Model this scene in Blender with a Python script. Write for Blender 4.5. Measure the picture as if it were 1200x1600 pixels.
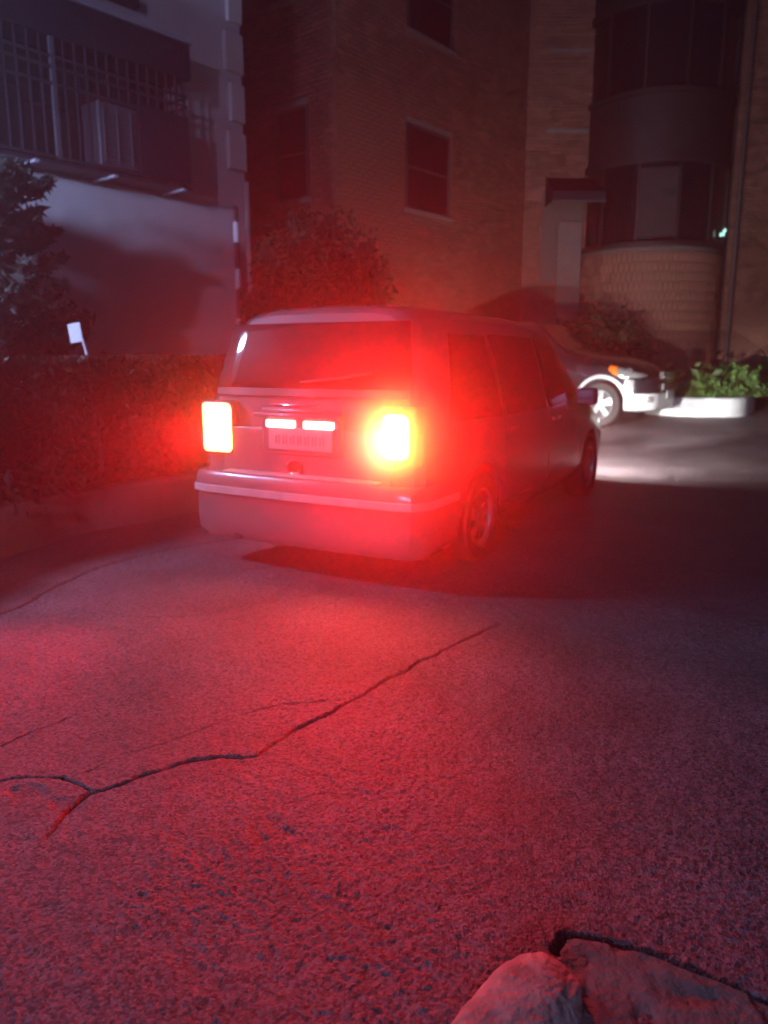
import bpy, bmesh, math, random
import numpy as np
from mathutils import Vector, Matrix
R = math.radians
random.seed(4); rng = np.random.default_rng(7)
for o in list(bpy.data.objects): bpy.data.objects.remove(o)
S = bpy.context.scene
COL = S.collection

# ------------------------------------------------------------ camera, world, exposure
CH = 1.5; F = 1201.0; PITCH = math.atan(242/1201)
cam = bpy.data.objects.new('camera', bpy.data.cameras.new('camera')); COL.objects.link(cam)
cam.location = (0, 0, CH); cam.rotation_euler = (math.pi/2-PITCH, 0, 0)
cam.data.sensor_fit = 'VERTICAL'; cam.data.sensor_height = 32.0; cam.data.lens = 32.0*F/1600
cam.data.clip_start = .05; cam.data.clip_end = 500
cam.data.dof.use_dof = True; cam.data.dof.focus_distance = 2.6; cam.data.dof.aperture_fstop = 1.9
S.camera = cam
W = bpy.data.worlds.new('World'); S.world = W; W.use_nodes = True
bg = W.node_tree.nodes['Background']; bg.inputs[0].default_value = (.056, .053, .112, 1); bg.inputs[1].default_value = .42
S.view_settings.view_transform = 'Standard'; S.view_settings.look = 'None'
S.view_settings.exposure = 0; S.view_settings.gamma = 1; S.view_settings.use_curve_mapping = False
S.cycles.max_bounces = 6; S.cycles.volume_bounces = 0; S.cycles.sample_clamp_indirect = 4
S.cycles.use_denoising = True

TAIL_L, TAIL_R = 85, 1000        # watts of the two brake lamps
HEAD = 1200
FILL_LAMP = 3600  # added lamp behind the camera, fills the pale facade
HALO_MIST = 3.2  # density of the mist added for the lens halo
STREET = 540

def tag(o, label=None, cat=None, group=None, kind=None):
    if label: o['label'] = label
    if cat: o['category'] = cat
    if group: o['group'] = group
    if kind: o['kind'] = kind
    return o
def empty(name, loc=(0,0,0), rz=0):
    o = bpy.data.objects.new(name, None); COL.objects.link(o); o.location = loc; o.rotation_euler = (0,0,rz); o.empty_display_size = .2
    return o
def sstep(a, b, x):
    t = np.clip((np.asarray(x, float)-a)/(b-a), 0, 1); return t*t*(3-2*t)
def gz(x, y):                       # the drive rises gently behind the van
    return .05*np.clip(np.asarray(y, float)-8.6, 0, 11)
def G(px, py, z=0.0):               # a point of the plan, read off the photograph
    u=(px-600)/F; v=(800-py)/F; c, s = math.cos(PITCH), math.sin(PITCH)
    t=(z-CH)/(v*c-s); return (u*t, (c+v*s)*t)

# ------------------------------------------------------------ noise
def vnoise(x, y, sc, seed):
    r = np.random.default_rng(seed).random((256, 256))
    x = np.asarray(x)/sc; y = np.asarray(y)/sc
    xi = np.floor(x).astype(int); yi = np.floor(y).astype(int); fx = x-xi; fy = y-yi
    fx = fx*fx*(3-2*fx); fy = fy*fy*(3-2*fy)
    a = r[xi&255, yi&255]; b = r[(xi+1)&255, yi&255]; c = r[xi&255, (yi+1)&255]; d = r[(xi+1)&255, (yi+1)&255]
    return (a*(1-fx)+b*fx)*(1-fy)+(c*(1-fx)+d*fx)*fy-.5

# ------------------------------------------------------------ materials
def mat(name, base, rough=.6, metal=0, spec=.5, var=.15, nscale=8, bump=0, bscale=60, coat=0, island=0, rough_var=.1, trans=0):
    m = bpy.data.materials.new(name); m.use_nodes = True; nt = m.node_tree; N = nt.nodes; L = nt.links
    b = N['Principled BSDF']
    b.inputs['Roughness'].default_value = rough; b.inputs['Metallic'].default_value = metal
    b.inputs['Specular IOR Level'].default_value = spec; b.inputs['Coat Weight'].default_value = coat
    if trans: b.inputs['Transmission Weight'].default_value = trans
    tc = N.new('ShaderNodeTexCoord')
    no = N.new('ShaderNodeTexNoise'); no.inputs['Scale'].default_value = nscale; no.inputs['Detail'].default_value = 6
    L.new(tc.outputs['Object'], no.inputs['Vector'])
    mr = N.new('ShaderNodeMapRange'); mr.inputs[3].default_value = 1-var; mr.inputs[4].default_value = 1+var
    mr.inputs[1].default_value = .3; mr.inputs[2].default_value = .7
    L.new(no.outputs['Fac'], mr.inputs[0])
    out = mr.outputs[0]
    if island:
        ge = N.new('ShaderNodeNewGeometry'); m2 = N.new('ShaderNodeMapRange'); m2.inputs[3].default_value = 1-island; m2.inputs[4].default_value = 1+island
        L.new(ge.outputs['Random Per Island'], m2.inputs[0]); mm = N.new('ShaderNodeMath'); mm.operation = 'MULTIPLY'
        L.new(out, mm.inputs[0]); L.new(m2.outputs[0], mm.inputs[1]); out = mm.outputs[0]
    vm = N.new('ShaderNodeVectorMath'); vm.operation = 'SCALE'; vm.inputs[0].default_value = base
    L.new(out, vm.inputs['Scale']); L.new(vm.outputs[0], b.inputs['Base Color'])
    if rough_var:
        r2 = N.new('ShaderNodeMapRange'); r2.inputs[1].default_value=.3; r2.inputs[2].default_value=.7
        r2.inputs[3].default_value = max(0,rough-rough_var); r2.inputs[4].default_value = min(1,rough+rough_var)
        n3 = N.new('ShaderNodeTexNoise'); n3.inputs['Scale'].default_value = nscale*.5; L.new(tc.outputs['Object'], n3.inputs['Vector'])
        L.new(n3.outputs['Fac'], r2.inputs[0]); L.new(r2.outputs[0], b.inputs['Roughness'])
    if bump:
        n2 = N.new('ShaderNodeTexNoise'); n2.inputs['Scale'].default_value = bscale; n2.inputs['Detail'].default_value = 5
        L.new(tc.outputs['Object'], n2.inputs['Vector'])
        bp = N.new('ShaderNodeBump'); bp.inputs['Strength'].default_value = bump; bp.inputs['Distance'].default_value = .01
        L.new(n2.outputs['Fac'], bp.inputs['Height']); L.new(bp.outputs[0], b.inputs['Normal'])
    return m
def emit(name, col, st):
    m = bpy.data.materials.new(name); m.use_nodes = True; b = m.node_tree.nodes['Principled BSDF']
    b.inputs['Base Color'].default_value = (*[min(1,c*.6) for c in col], 1)
    b.inputs['Emission Color'].default_value = (*col, 1); b.inputs['Emission Strength'].default_value = st
    return m
M = dict(
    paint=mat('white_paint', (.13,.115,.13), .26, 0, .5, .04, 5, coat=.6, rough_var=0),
    plastic=mat('black_plastic', (.02,.02,.022), .5, var=.2, bump=.2, bscale=300),
    bumper_pad=mat('grey_pad', (.34,.33,.34), .55, bump=.2, bscale=200),
    glass=mat('dark_glass', (.012,.013,.016), .05, 0, .6, .1, rough_var=.03),
    chrome=mat('chrome', (.7,.7,.72), .15, 1, var=.05),
    alloy=mat('alloy', (.62,.63,.65), .3, .8, var=.08),
    dull_alloy=mat('dull_alloy', (.18,.18,.19), .45, .6, var=.1),
    tyre=mat('tyre_rubber', (.022,.021,.022), .8, bump=.4, bscale=120),
    plate=mat('plate_white', (.30,.29,.29), .4, var=.05),
    ink=mat('plate_ink', (.05,.06,.12), .5),
    ink_soft=mat('faded_plate_ink', (.17,.16,.17), .6),
    black_paint=mat('black_paint', (.012,.013,.018), .2, 0, .5, .1, 5, coat=.8),
    white_clad=mat('white_cladding', (.50,.51,.53), .35, var=.05),
    amber=mat('amber_lens', (.8,.16,.02), .2),
    clear=mat('clear_lens', (.32,.33,.34), .12, .5, var=.3, nscale=60),
    dark_in=mat('dark_interior', (.01,.01,.01), .9),
    stucco=mat('stucco', (.56,.54,.55), .85, var=.10, nscale=1.6, bump=.5, bscale=70),
    quoin=mat('quoin_stucco', (.60,.56,.54), .85, var=.1, nscale=3, bump=.5, bscale=60),
    guard=mat('guard_iron', (.045,.042,.055), .5, .3, var=.25, nscale=12),
    guard_dark=mat('canopy_metal', (.022,.020,.035), .6, .2, var=.2),
    trim=mat('pale_trim', (.08,.078,.09), .6, var=.15),
    bracket=mat('bracket_white', (.5,.5,.55), .6),
    pipe=mat('brown_pipe', (.10,.075,.07), .6),
    ledge=mat('grey_ledge', (.26,.26,.3), .6),
    ac=mat('ac_casing', (.07,.068,.08), .5, var=.15),
    brick=mat('brick', (.29,.125,.085), .85, var=.28, nscale=3, bump=.6, bscale=90, island=.28),
    pale_brick=mat('pale_brick', (.33,.145,.10), .85, var=.25, nscale=3, bump=.6, bscale=90, island=.25),
    mortar=mat('mortar', (.17,.145,.13), .9, var=.2, nscale=10, bump=.4),
    frame=mat('window_frame', (.07,.06,.058), .6),
    stone=mat('stone_sill', (.27,.22,.20), .8, bump=.4),
    curtain=mat('curtain', (.24,.19,.18), .9, var=.2, nscale=6),
    white_kerb=mat('white_painted_concrete', (.78,.80,.82), .7, var=.10, nscale=3, bump=.5, bscale=40),
    kerb=mat('concrete_kerb', (.13,.11,.105), .85, var=.22, nscale=5, bump=.7, bscale=50),
    soil=mat('soil', (.05,.036,.026), .95, var=.4, nscale=8, bump=1, bscale=40),
    leaf=mat('leaf', (.022,.034,.014), .6, var=.3, nscale=4, island=.5),
    leaf_dry=mat('leaf_brown', (.055,.034,.018), .7, var=.3, nscale=4, island=.5),
    leaf_b=mat('leaf_bright', (.075,.155,.035), .5, var=.3, nscale=5, island=.5),
    needle=mat('needle', (.025,.034,.024), .65, var=.3, nscale=4, island=.4),
    bark=mat('bark', (.06,.045,.035), .9, bump=.8),
    sign=mat('sign_white', (.70,.70,.74), .45, var=.04),
    rock=mat('rounded_concrete', (.34,.28,.26), .85, var=.35, nscale=12, bump=1, bscale=45),
    slab=mat('slab_concrete', (.13,.105,.10), .9, var=.35, nscale=9, bump=1, bscale=50),
    pole=mat('dark_pole', (.03,.025,.03), .5),
    bay_metal=mat('bay_cladding', (.028,.022,.023), .6, var=.2, nscale=3),
    curtain_dim=mat('dim_curtain', (.05,.044,.048), .9, var=.3, nscale=5),
    asphalt_far=mat('asphalt_far', (.09,.085,.08), .9, var=.25, nscale=.7, bump=.6, bscale=60),
)
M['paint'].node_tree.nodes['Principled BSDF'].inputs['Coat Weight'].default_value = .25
M['tail'] = emit('lit_brake_lens', (1,.22,.06), 20)
M['tail_hot'] = emit('lit_brake_lens_hot', (1,.72,.03), 60)
M['plate_lamp'] = emit('lit_plate_lamp', (1,.86,.80), 4)
M['head'] = emit('lit_headlamp', (1,.95,.85), 12)
M['street'] = emit('lit_street_lamp', (.55,.62,1), 60)
M['led'] = emit('small_led', (.5,1,.85), 2.5)  # glow standing in for a reflected glint

def asphalt():
    m = mat('asphalt', (.094,.071,.083), .66, var=.30, nscale=1.6, bump=.9, bscale=130, rough_var=.06)
    nt = m.node_tree; N = nt.nodes; L = nt.links; b = N['Principled BSDF']
    src = b.inputs['Base Color'].links[0].from_socket
    tc = N.new('ShaderNodeTexCoord')
    vo = N.new('ShaderNodeTexVoronoi'); vo.inputs['Scale'].default_value = 105; L.new(tc.outputs['Object'], vo.inputs['Vector'])
    r = N.new('ShaderNodeMapRange'); r.inputs[3].default_value = .35; r.inputs[4].default_value = 2.0
    sp = N.new('ShaderNodeSeparateColor'); L.new(vo.outputs['Color'], sp.inputs[0]); L.new(sp.outputs[0], r.inputs[0])
    v = N.new('ShaderNodeVectorMath'); v.operation='SCALE'; L.new(src, v.inputs[0]); L.new(r.outputs[0], v.inputs['Scale'])
    # darker colour in the cracks, slab gap and potholes
    at = N.new('ShaderNodeAttribute'); at.attribute_name = 'crack'
    mx = N.new('ShaderNodeMix'); mx.data_type='RGBA'; L.new(at.outputs['Fac'], mx.inputs[0]); L.new(v.outputs[0], mx.inputs[6]); mx.inputs[7].default_value=(.022,.018,.018,1)
    L.new(mx.outputs[2], b.inputs['Base Color'])
    return m
M['asphalt'] = asphalt()

# ------------------------------------------------------------ mesh builder
class MB:
    def __init__(s): s.v = []; s.f = []
    def add(s, vs, fs):
        k = len(s.v); s.v += [tuple(map(float, p)) for p in vs]; s.f += [tuple(k+i for i in f) for f in fs]; return s
    def box(s, c, d, rz=0, M4=None):
        x, y, z = d[0]/2, d[1]/2, d[2]/2
        P = [Vector((a*x, b*y, e*z)) for e in (-1,1) for b in (-1,1) for a in (-1,1)]
        T = M4 if M4 is not None else Matrix.Rotation(rz, 3, 'Z')
        P = [T @ p + Vector(c) for p in P]
        return s.add(P, [(0,2,3,1),(4,5,7,6),(0,1,5,4),(2,6,7,3),(0,4,6,2),(1,3,7,5)])
    def tube(s, pts, r, n=8, cap=True):
        pts = [Vector(p) for p in pts]; rings = []
        rr = r if hasattr(r, '__len__') else [r]*len(pts)
        for i, p in enumerate(pts):
            d = (pts[min(i+1, len(pts)-1)]-pts[max(i-1, 0)]).normalized()
            a = d.cross(Vector((0,0,1)) if abs(d.z) < .9 else Vector((1,0,0))).normalized(); b = d.cross(a)
            rings.append([p+(a*math.cos(2*math.pi*k/n)+b*math.sin(2*math.pi*k/n))*rr[i] for k in range(n)])
        vs = [q for r_ in rings for q in r_]; fs = []
        for i in range(len(pts)-1):
            for k in range(n): fs.append((i*n+k, i*n+(k+1)%n, (i+1)*n+(k+1)%n, (i+1)*n+k))
        if cap: fs += [tuple(range(n))[::-1], tuple((len(pts)-1)*n+k for k in range(n))]
        return s.add(vs, fs)
    def lathe(s, prof, c, axis='y', n=40, closed=True):    # prof [(r, a)]; axis y: a along y
        vs = []; m = len(prof)
        for k in range(n):
            t = 2*math.pi*k/n
            for r_, a in prof:
                p = (r_*math.cos(t), a, r_*math.sin(t)) if axis == 'y' else (r_*math.cos(t), r_*math.sin(t), a)
                vs.append((p[0]+c[0], p[1]+c[1], p[2]+c[2]))
        fs = [(k*m+i, k*m+i+1, ((k+1)%n)*m+i+1, ((k+1)%n)*m+i) for k in range(n) for i in range(m-1)]
        return s.add(vs, fs)
    def grid(s, P):                     # P: rows of points
        a, b = len(P), len(P[0])
        return s.add([q for r_ in P for q in r_], [(i*b+j, i*b+j+1, (i+1)*b+j+1, (i+1)*b+j) for i in range(a-1) for j in range(b-1)])
    def mesh(s, name, m, smooth=False):
        me = bpy.data.meshes.new(name); me.from_pydata(s.v, [], s.f); me.materials.append(m); me.update()
        bm = bmesh.new(); bm.from_mesh(me); bmesh.ops.recalc_face_normals(bm, faces=bm.faces); bm.to_mesh(me); bm.free()
        if smooth:
            me.polygons.foreach_set('use_smooth', [True]*len(me.polygons)); me.update()
            try: me.set_sharp_from_angle(angle=R(smooth if smooth > 1 else 38))
            except Exception: pass
        return me
    def build(s, name, m, parent=None, smooth=False, bevel=0, seg=2, solid=0):
        o = bpy.data.objects.new(name, s.mesh(name, m, smooth)); COL.objects.link(o)
        if parent: o.parent = parent
        if solid:
            q = o.modifiers.new('s', 'SOLIDIFY'); q.thickness = solid; q.offset = 0
        if bevel:
            q = o.modifiers.new('b', 'BEVEL'); q.width = bevel; q.segments = seg; q.limit_method = 'ANGLE'; q.angle_limit = R(40)
            o.data.polygons.foreach_set('use_smooth', [True]*len(o.data.polygons))
            try: o.data.set_sharp_from_angle(angle=R(50))
            except Exception: pass
        return o
def np_mesh(name, V, Fc, m, parent=None, smooth=False):
    me = bpy.data.meshes.new(name); V = np.asarray(V, np.float32); Fc = np.asarray(Fc, np.int32); k = Fc.shape[1]
    me.vertices.add(len(V)); me.vertices.foreach_set('co', V.ravel())
    me.loops.add(Fc.size); me.loops.foreach_set('vertex_index', Fc.ravel())
    me.polygons.add(len(Fc)); me.polygons.foreach_set('loop_start', np.arange(len(Fc), dtype=np.int32)*k); me.polygons.foreach_set('loop_total', np.full(len(Fc), k, np.int32))
    me.polygons.foreach_set('use_smooth', np.full(len(Fc), smooth)); me.materials.append(m); me.update(calc_edges=True)
    o = bpy.data.objects.new(name, me); COL.objects.link(o)
    if parent: o.parent = parent
    return o

# ============================================================ GROUND
def polyd(x, y, pts):
    d = np.full(x.shape, 9.0)
    for (ax, ay), (bx, by) in zip(pts[:-1], pts[1:]):
        vx, vy = bx-ax, by-ay; t = np.clip(((x-ax)*vx+(y-ay)*vy)/(vx*vx+vy*vy+1e-12), 0, 1)
        d = np.minimum(d, np.hypot(x-ax-t*vx, y-ay-t*vy))
    return d
cr_px = [   # width, points in the plan
  (.0048, [(70,1305),(105,1262),(140,1238),(205,1218),(255,1199),(300,1186),(350,1181),(400,1177),(450,1146),(520,1110),(560,1090),(610,1062),(680,1026),(745,993),(790,970)]),
  (.0065, [(-40,985),(0,962),(40,946),(90,918),(150,890),(215,870),(310,850),(380,838)]),
  (.0028, [(130,1205),(190,1176),(260,1158),(310,1140),(360,1120),(440,1098),(545,1094)]),
  (.0035, [(-20,1222),(40,1212),(95,1212),(140,1236)]),
  (.0026, [(0,1165),(50,1140),(110,1120)]),
  (.0035, [(70,915),(125,908),(175,912)]),
  (.0035, [(200,965),(260,966),(330,960)]),
  (.0035, [(1085,1000),(1130,985),(1210,972)]),
]
rows = [.55]
while rows[-1] < 22: rows.append(rows[-1]+max(.0050, .0048*rows[-1]*max(.4, rows[-1]/6)))
yy = np.array(rows); uu = np.linspace(-.66, .66, 640)
X = uu[None,:]*(yy[:,None]+.35); Y = np.repeat(yy[:,None], len(uu), 1)
Z = gz(X, Y)+.022*vnoise(X,Y,1.3,1)+.009*vnoise(X,Y,.37,2)+.0045*vnoise(X,Y,.11,3)+.0045*vnoise(X,Y,.035,4)
ag = vnoise(X,Y,.011,5); Z += .0034*np.clip(ag*2,-.5,1)*(.25+.95*np.clip(vnoise(X,Y,.5,9)+.5,0,1))
pit = np.clip(vnoise(X,Y,.03,12)-.28,0,1)*np.clip(vnoise(X,Y,.28,13)+.05,0,1); Z -= .012*pit
wx = X+.022*vnoise(X,Y,.09,6)+.010*vnoise(X,Y,.03,16); wy = Y+.022*vnoise(X,Y,.09,7)+.010*vnoise(X,Y,.03,17)
crack = np.zeros_like(X)
for w, pts in cr_px:
    P = [G(*p) for p in pts]; d = polyd(wx, wy, P); wl = w*(.75+.9*(vnoise(X,Y,.2,8)+.5))
    wl = wl*(1+.07*np.maximum(Y-2.5,0)); c = np.exp(-(d/wl)**2); crack = np.maximum(crack, c); Z -= .011*c*(.5+sstep(-.3,.3,vnoise(X,Y,.15,77)))
    if w > .0045: Z += .006*sstep(-.02,.02,(wy-np.interp(wx,[q[0] for q in P],[q[1] for q in P])))*np.exp(-(d/.15)**2)
for px, py, r_ in ((425,1292,.07),(110,1255,.05),(40,1232,.06)):     # small potholes
    a, b = G(px, py); d = np.hypot((X-a)*.8, Y-b); mk = sstep(.1,.5, np.exp(-(d/r_)**2)+vnoise(X,Y,.04,11)*.5-.15); Z -= .006*mk*(1+vnoise(X,Y,.02,78)); crack = np.maximum(crack, .12*mk)
Ps = [G(*p) for p in ((872,1485),(884,1463),(905,1466),(960,1475),(1020,1492),(1090,1522),(1150,1548),(1215,1572),(1330,1610))]
ds = polyd(X, Y, Ps); Z -= .035*np.exp(-((ds)/.013)**2); crack = np.maximum(crack, np.exp(-(ds/.013)**2))
nr, nc = X.shape; idx = np.arange(nr*nc).reshape(nr, nc)
Fq = np.stack([idx[:-1,:-1], idx[:-1,1:], idx[1:,1:], idx[1:,:-1]], -1).reshape(-1, 4)
road = np_mesh('asphalt_drive', np.stack([X, Y, Z], -1).reshape(-1, 3), Fq, M['asphalt'], smooth=True)
at = road.data.attributes.new('crack', 'FLOAT', 'POINT'); at.data.foreach_set('value', crack.ravel().astype(np.float32))
tag(road, 'cracked rough asphalt driveway', kind='structure')
b = MB(); ys = [-30, 0, 8.6, 12, 19.6, 60, 200]
b.grid([[(x, y, float(gz(x, y))-.05) for y in ys] for x in (-120, -20, 0, 20, 120)])
tag(b.build('ground', M['asphalt_far']), 'dark ground around the driveway', kind='structure')

# ---- kerbs
def catmull(pts, n=8):
    pts = [np.array(p, float) for p in pts]; P = [2*pts[0]-pts[1]]+pts+[2*pts[-1]-pts[-2]]; out = []
    for i in range(1, len(P)-2):
        for k in range(n):
            t = k/n; out.append(.5*((2*P[i])+(-P[i-1]+P[i+1])*t+(2*P[i-1]-5*P[i]+4*P[i+1]-P[i+2])*t*t+(-P[i-1]+3*P[i]-3*P[i+1]+P[i+2])*t**3))
    out.append(pts[-1]); return out
def kerb(path, h, w, m, label, side, name='kerb', jit=.012):
    pts = catmull(path, 14); P = []
    prof = [(0,-.05),(0.006,h*.5),(.012,h-.05),(.03,h-.012),(.06,h),(w-.03,h),(w,h-.02),(w,-.05)]
    for i, p in enumerate(pts):
        d = pts[min(i+1,len(pts)-1)]-pts[max(i-1,0)]; d /= np.linalg.norm(d); n = np.array([-d[1], d[0]])*side
        row = []
        for j, (a, z) in enumerate(prof):
            q = p+n*a; jj = jit*float(vnoise(q[0]+z, q[1]+z*.7, .12, 31))*(1 if j in (1,2,3,4) else 0)
            row.append((q[0]-n[0]*jj, q[1]-n[1]*jj, float(gz(*q))+z+jj*.6))
        P.append(row)
    b = MB(); b.grid(P); n0 = len(prof); b.f += [tuple(range(n0)), tuple(range(len(b.v)-n0, len(b.v)))[::-1]]
    return tag(b.build(name, m, smooth=50), label, kind='structure')
LK = [(-3.75,3.6),(-3.3,4.7),(-2.92,5.62),(-2.62,6.45),(-2.15,7.05),(-1.65,7.75),(-1.0,8.7),(-.35,9.8),(.0,10.8),(.0,11.9),(-.3,13.2)]
kerb(LK, .37, .2, M['kerb'], 'high concrete kerb curving along the left planting bed', 1, jit=.03)
kc = catmull(LK, 6)
def bed(inner, outer, name, z, label):
    b = MB(); P = []
    for p, q in zip(inner, outer):
        P.append([(p[0]+(q[0]-p[0])*t, p[1]+(q[1]-p[1])*t, float(gz(0, p[1]+(q[1]-p[1])*t))+z+.04*float(vnoise(p[0]*9+t, p[1]*9-t, .4, 3))) for t in np.linspace(0,1,12)])
    b.grid(P); return tag(b.build(name, M['soil'], smooth=True), label, kind='structure')
inner = []
for i, p in enumerate(kc):
    d = kc[min(i+1,len(kc)-1)]-kc[max(i-1,0)]; d /= np.linalg.norm(d); inner.append(p+np.array([-d[1],d[0]])*.18)
bed(inner, [(-9,3+ i*.5) for i in range(len(inner))], 'planting_soil', .30, 'bare soil of the left planting bed')
RK = [(4.75,16.9),(5.05,16.15),(5.7,15.5),(6.4,15.28),(7.0,15.3),(7.45,15.75),(8.0,16.7),(8.6,18.2)]
kerb(RK, .37, .22, M['white_kerb'], 'white painted high kerb around the planted bed by the round brick bay', 1)
rc2 = catmull(RK, 6)
bed([p+np.array([0,.18]) for p in rc2], [(4.4+ i*.13, 19.4) for i in range(len(rc2))], 'planting_soil', .33, 'soil of the bed behind the white kerb')

# ============================================================ FOLIAGE
def leaves(name, C, size, m, parent=None, kind=None, flat=.0, asp=1.8):
    n = len(C); C = np.asarray(C)
    a = rng.normal(size=(n,3)); a[:,2] *= (1-flat); a /= np.linalg.norm(a,axis=1)[:,None]
    b_ = np.cross(a, rng.normal(size=(n,3))); b_ /= np.linalg.norm(b_,axis=1)[:,None]
    s_ = size*(.6+.8*rng.random(n))[:,None]; nrm = np.cross(a, b_)
    V = np.stack([C-a*s_*asp/2, C+b_*s_*.45+nrm*s_*.12, C+a*s_*asp/2, C-b_*s_*.45+nrm*s_*.12], 1).reshape(-1,3)
    Fc = np.arange(4*n).reshape(n,4); o = np_mesh(name, V, Fc, m, parent)
    if kind: o['kind'] = kind
    return o
def blob_pts(c, r, n, shell=.45, sq=2.0, clump=70):
    cl = rng.normal(size=(clump,3)); cl /= (np.abs(cl)**sq).sum(1)[:,None]**(1/sq); cl *= (1-shell*rng.random(clump)**1.5)[:,None]
    k = rng.integers(0, clump, n); off = rng.normal(size=(n,3))*.10
    P = cl[k]+off
    return P*np.array(r)+np.array(c)
def shrub(label, cat, c, r, n, size, m, name='shrub', sq=2.0, base=None, clump=90, group=None):
    root = empty(name, (c[0], c[1], base if base is not None else c[2]-r[2])); tag(root, label, cat, group)
    loc = np.array(c)-np.array(root.location)
    leaves('crown', blob_pts(loc, r, n, sq=sq, clump=clump), size, m, root)
    t = MB()
    for k in range(9):
        d = rng.normal(size=3)*np.array(r)*.45; h = loc[2]
        t.tube([(d[0]*.15,d[1]*.15,0),(d[0]*.5,d[1]*.5,h*.5),(d[0],d[1],h+abs(d[2])*.6)], [.03,.02,.006], 6)
    t.build('trunk', M['bark'], root, smooth=True)
    return root
shrub('big rounded evergreen shrub between the van and the brick corner', 'shrub', (-.95,11.6,1.85), (1.0,.95,1.55), 36000, .05, M['leaf'], 'round_shrub', clump=260)
shrub('dark low bush behind the dark car, against the round brick bay', 'bush', (4.55,16.7,1.3), (1.05,.8,1.05), 12000, .06, M['leaf'], 'bush', clump=120)
shrub('leafy green bush at the right end of the white kerb', 'bush', (9.35,17.4,1.15), (.85,.8,.80), 9000, .07, M['leaf_b'], 'bush', clump=90)
# ground cover
pts = []
for k in range(170):
    t = rng.random(); x = 5.2+3.2*t; y = 15.75+.5*abs(x-6.7)**1.2*.4+rng.random()*1.7
    q = rng.normal(size=(90,3))*np.array([.13,.13,.065]); q[:,2] = np.abs(q[:,2]); h_ = .33+.05*(y-8.6)
    pts.append(q+np.array([x,y,h_+.0+.05*rng.random()]))
tag(leaves('ground_cover', np.concatenate(pts), .065, M['leaf_b'], flat=.3), 'leafy green ground cover behind the white kerb', 'plants', kind='stuff')
# spiky plants among it
for k, (x, y, hh) in enumerate(((5.75,16.0,.45),(6.55,15.9,.4),(7.35,16.3,.6))):
    root = empty('leafy_plant', (x, y, .33+.05*(y-8.6)))
    tag(root, ['small broad leaved plant nearest the dark car, behind white kerb','middle small plant standing above the ground cover behind the white kerb','taller small plant near the right bend of the white kerb'][k], 'plant', 'small plants behind the white kerb')
    q = rng.normal(size=(260,3))*np.array([.16,.16,.14])+np.array([0,0,hh*.6]); leaves('foliage', q, .11, M['leaf_b'], root)
    st = MB()
    for j in range(5): a = rng.normal(size=2)*.1; st.tube([(0,0,0),(a[0],a[1],hh*.8)], [.01,.004], 5)
    st.build('stem', M['bark'], root)
# hedge along the left kerb
root = empty('hedge', (-3.0,7.0,.33)); tag(root, 'clipped dark hedge with flat top on the left planting bed', 'hedge')
P = []; P2 = []
hp = [p for p in kc if p[1] > 3.5]
for i, p in enumerate(hp):
    d = hp[min(i+1,len(hp)-1)]-hp[max(i-1,0)]; d = d/np.linalg.norm(d); n_ = np.array([-d[1],d[0]])
    wob = .10*math.sin(i*.9)
    for dst, cnt in ((P, 1500), (P2, 330)):
        w = rng.random(cnt); side = rng.random(cnt)
        front = side < .55
        o = np.where(front, .28+.12*rng.random(cnt)+wob+.10*vnoise(w*3+i*.4, rng.random(cnt), .3, 5), .30+1.1*rng.random(cnt))
        z = np.where(front, .0+1.16*rng.random(cnt), 1.15-.08*rng.random(cnt)**2)
        al = (rng.random(cnt)-.5)*.32
        z = z+.05*vnoise(p[0]+al*3, p[1]+al, .4, 6)
        dst.append(np.stack([p[0]+n_[0]*o+d[0]*al, p[1]+n_[1]*o+d[1]*al, np.full(cnt, .33)+z+gz(0, p[1])], 1))
loc = np.array(root.location)
leaves('foliage', np.concatenate(P)-loc, .042, M['leaf'], root); leaves('dry_foliage', np.concatenate(P2)-loc, .045, M['leaf_dry'], root)
st = MB()
for i in range(0, len(hp), 1):
    p = hp[i]
    for k in range(3):
        q = (p[0]-.6+rng.normal()*.12-loc[0], p[1]+.3+rng.normal()*.12-loc[1], float(gz(0,p[1]))-.05)
        st.tube([q, (q[0]+rng.normal()*.08, q[1]+rng.normal()*.08, q[2]+.6), (q[0]+rng.normal()*.15, q[1]+rng.normal()*.15, q[2]+1.1)], [.02,.014,.006], 5)
st.build('branch', M['bark'], root)
# dark plants tumbling over the kerb at far left
for k, (x, y, s_) in enumerate(((-3.35,6.0,.30),(-2.98,6.55,.22))):
    root = empty('low_plant', (x, y, .35)); tag(root, ['dark feathery plant at the kerb at the left edge of the picture','smaller low plant right of the feathery one, on the left kerb'][k], 'plant', 'low plants on the left kerb')
    leaves('foliage', rng.normal(size=(900,3))*np.array([.2,.16,.11])*s_/.25+np.array([0,0,.14]), .06, M['leaf_dry'] if k else M['needle'], root)
    st = MB(); [st.tube([(0,0,0),(rng.normal()*.1,rng.normal()*.1,.25)], [.008,.004], 5) for j in range(6)]; st.build('stem', M['bark'], root)
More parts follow.
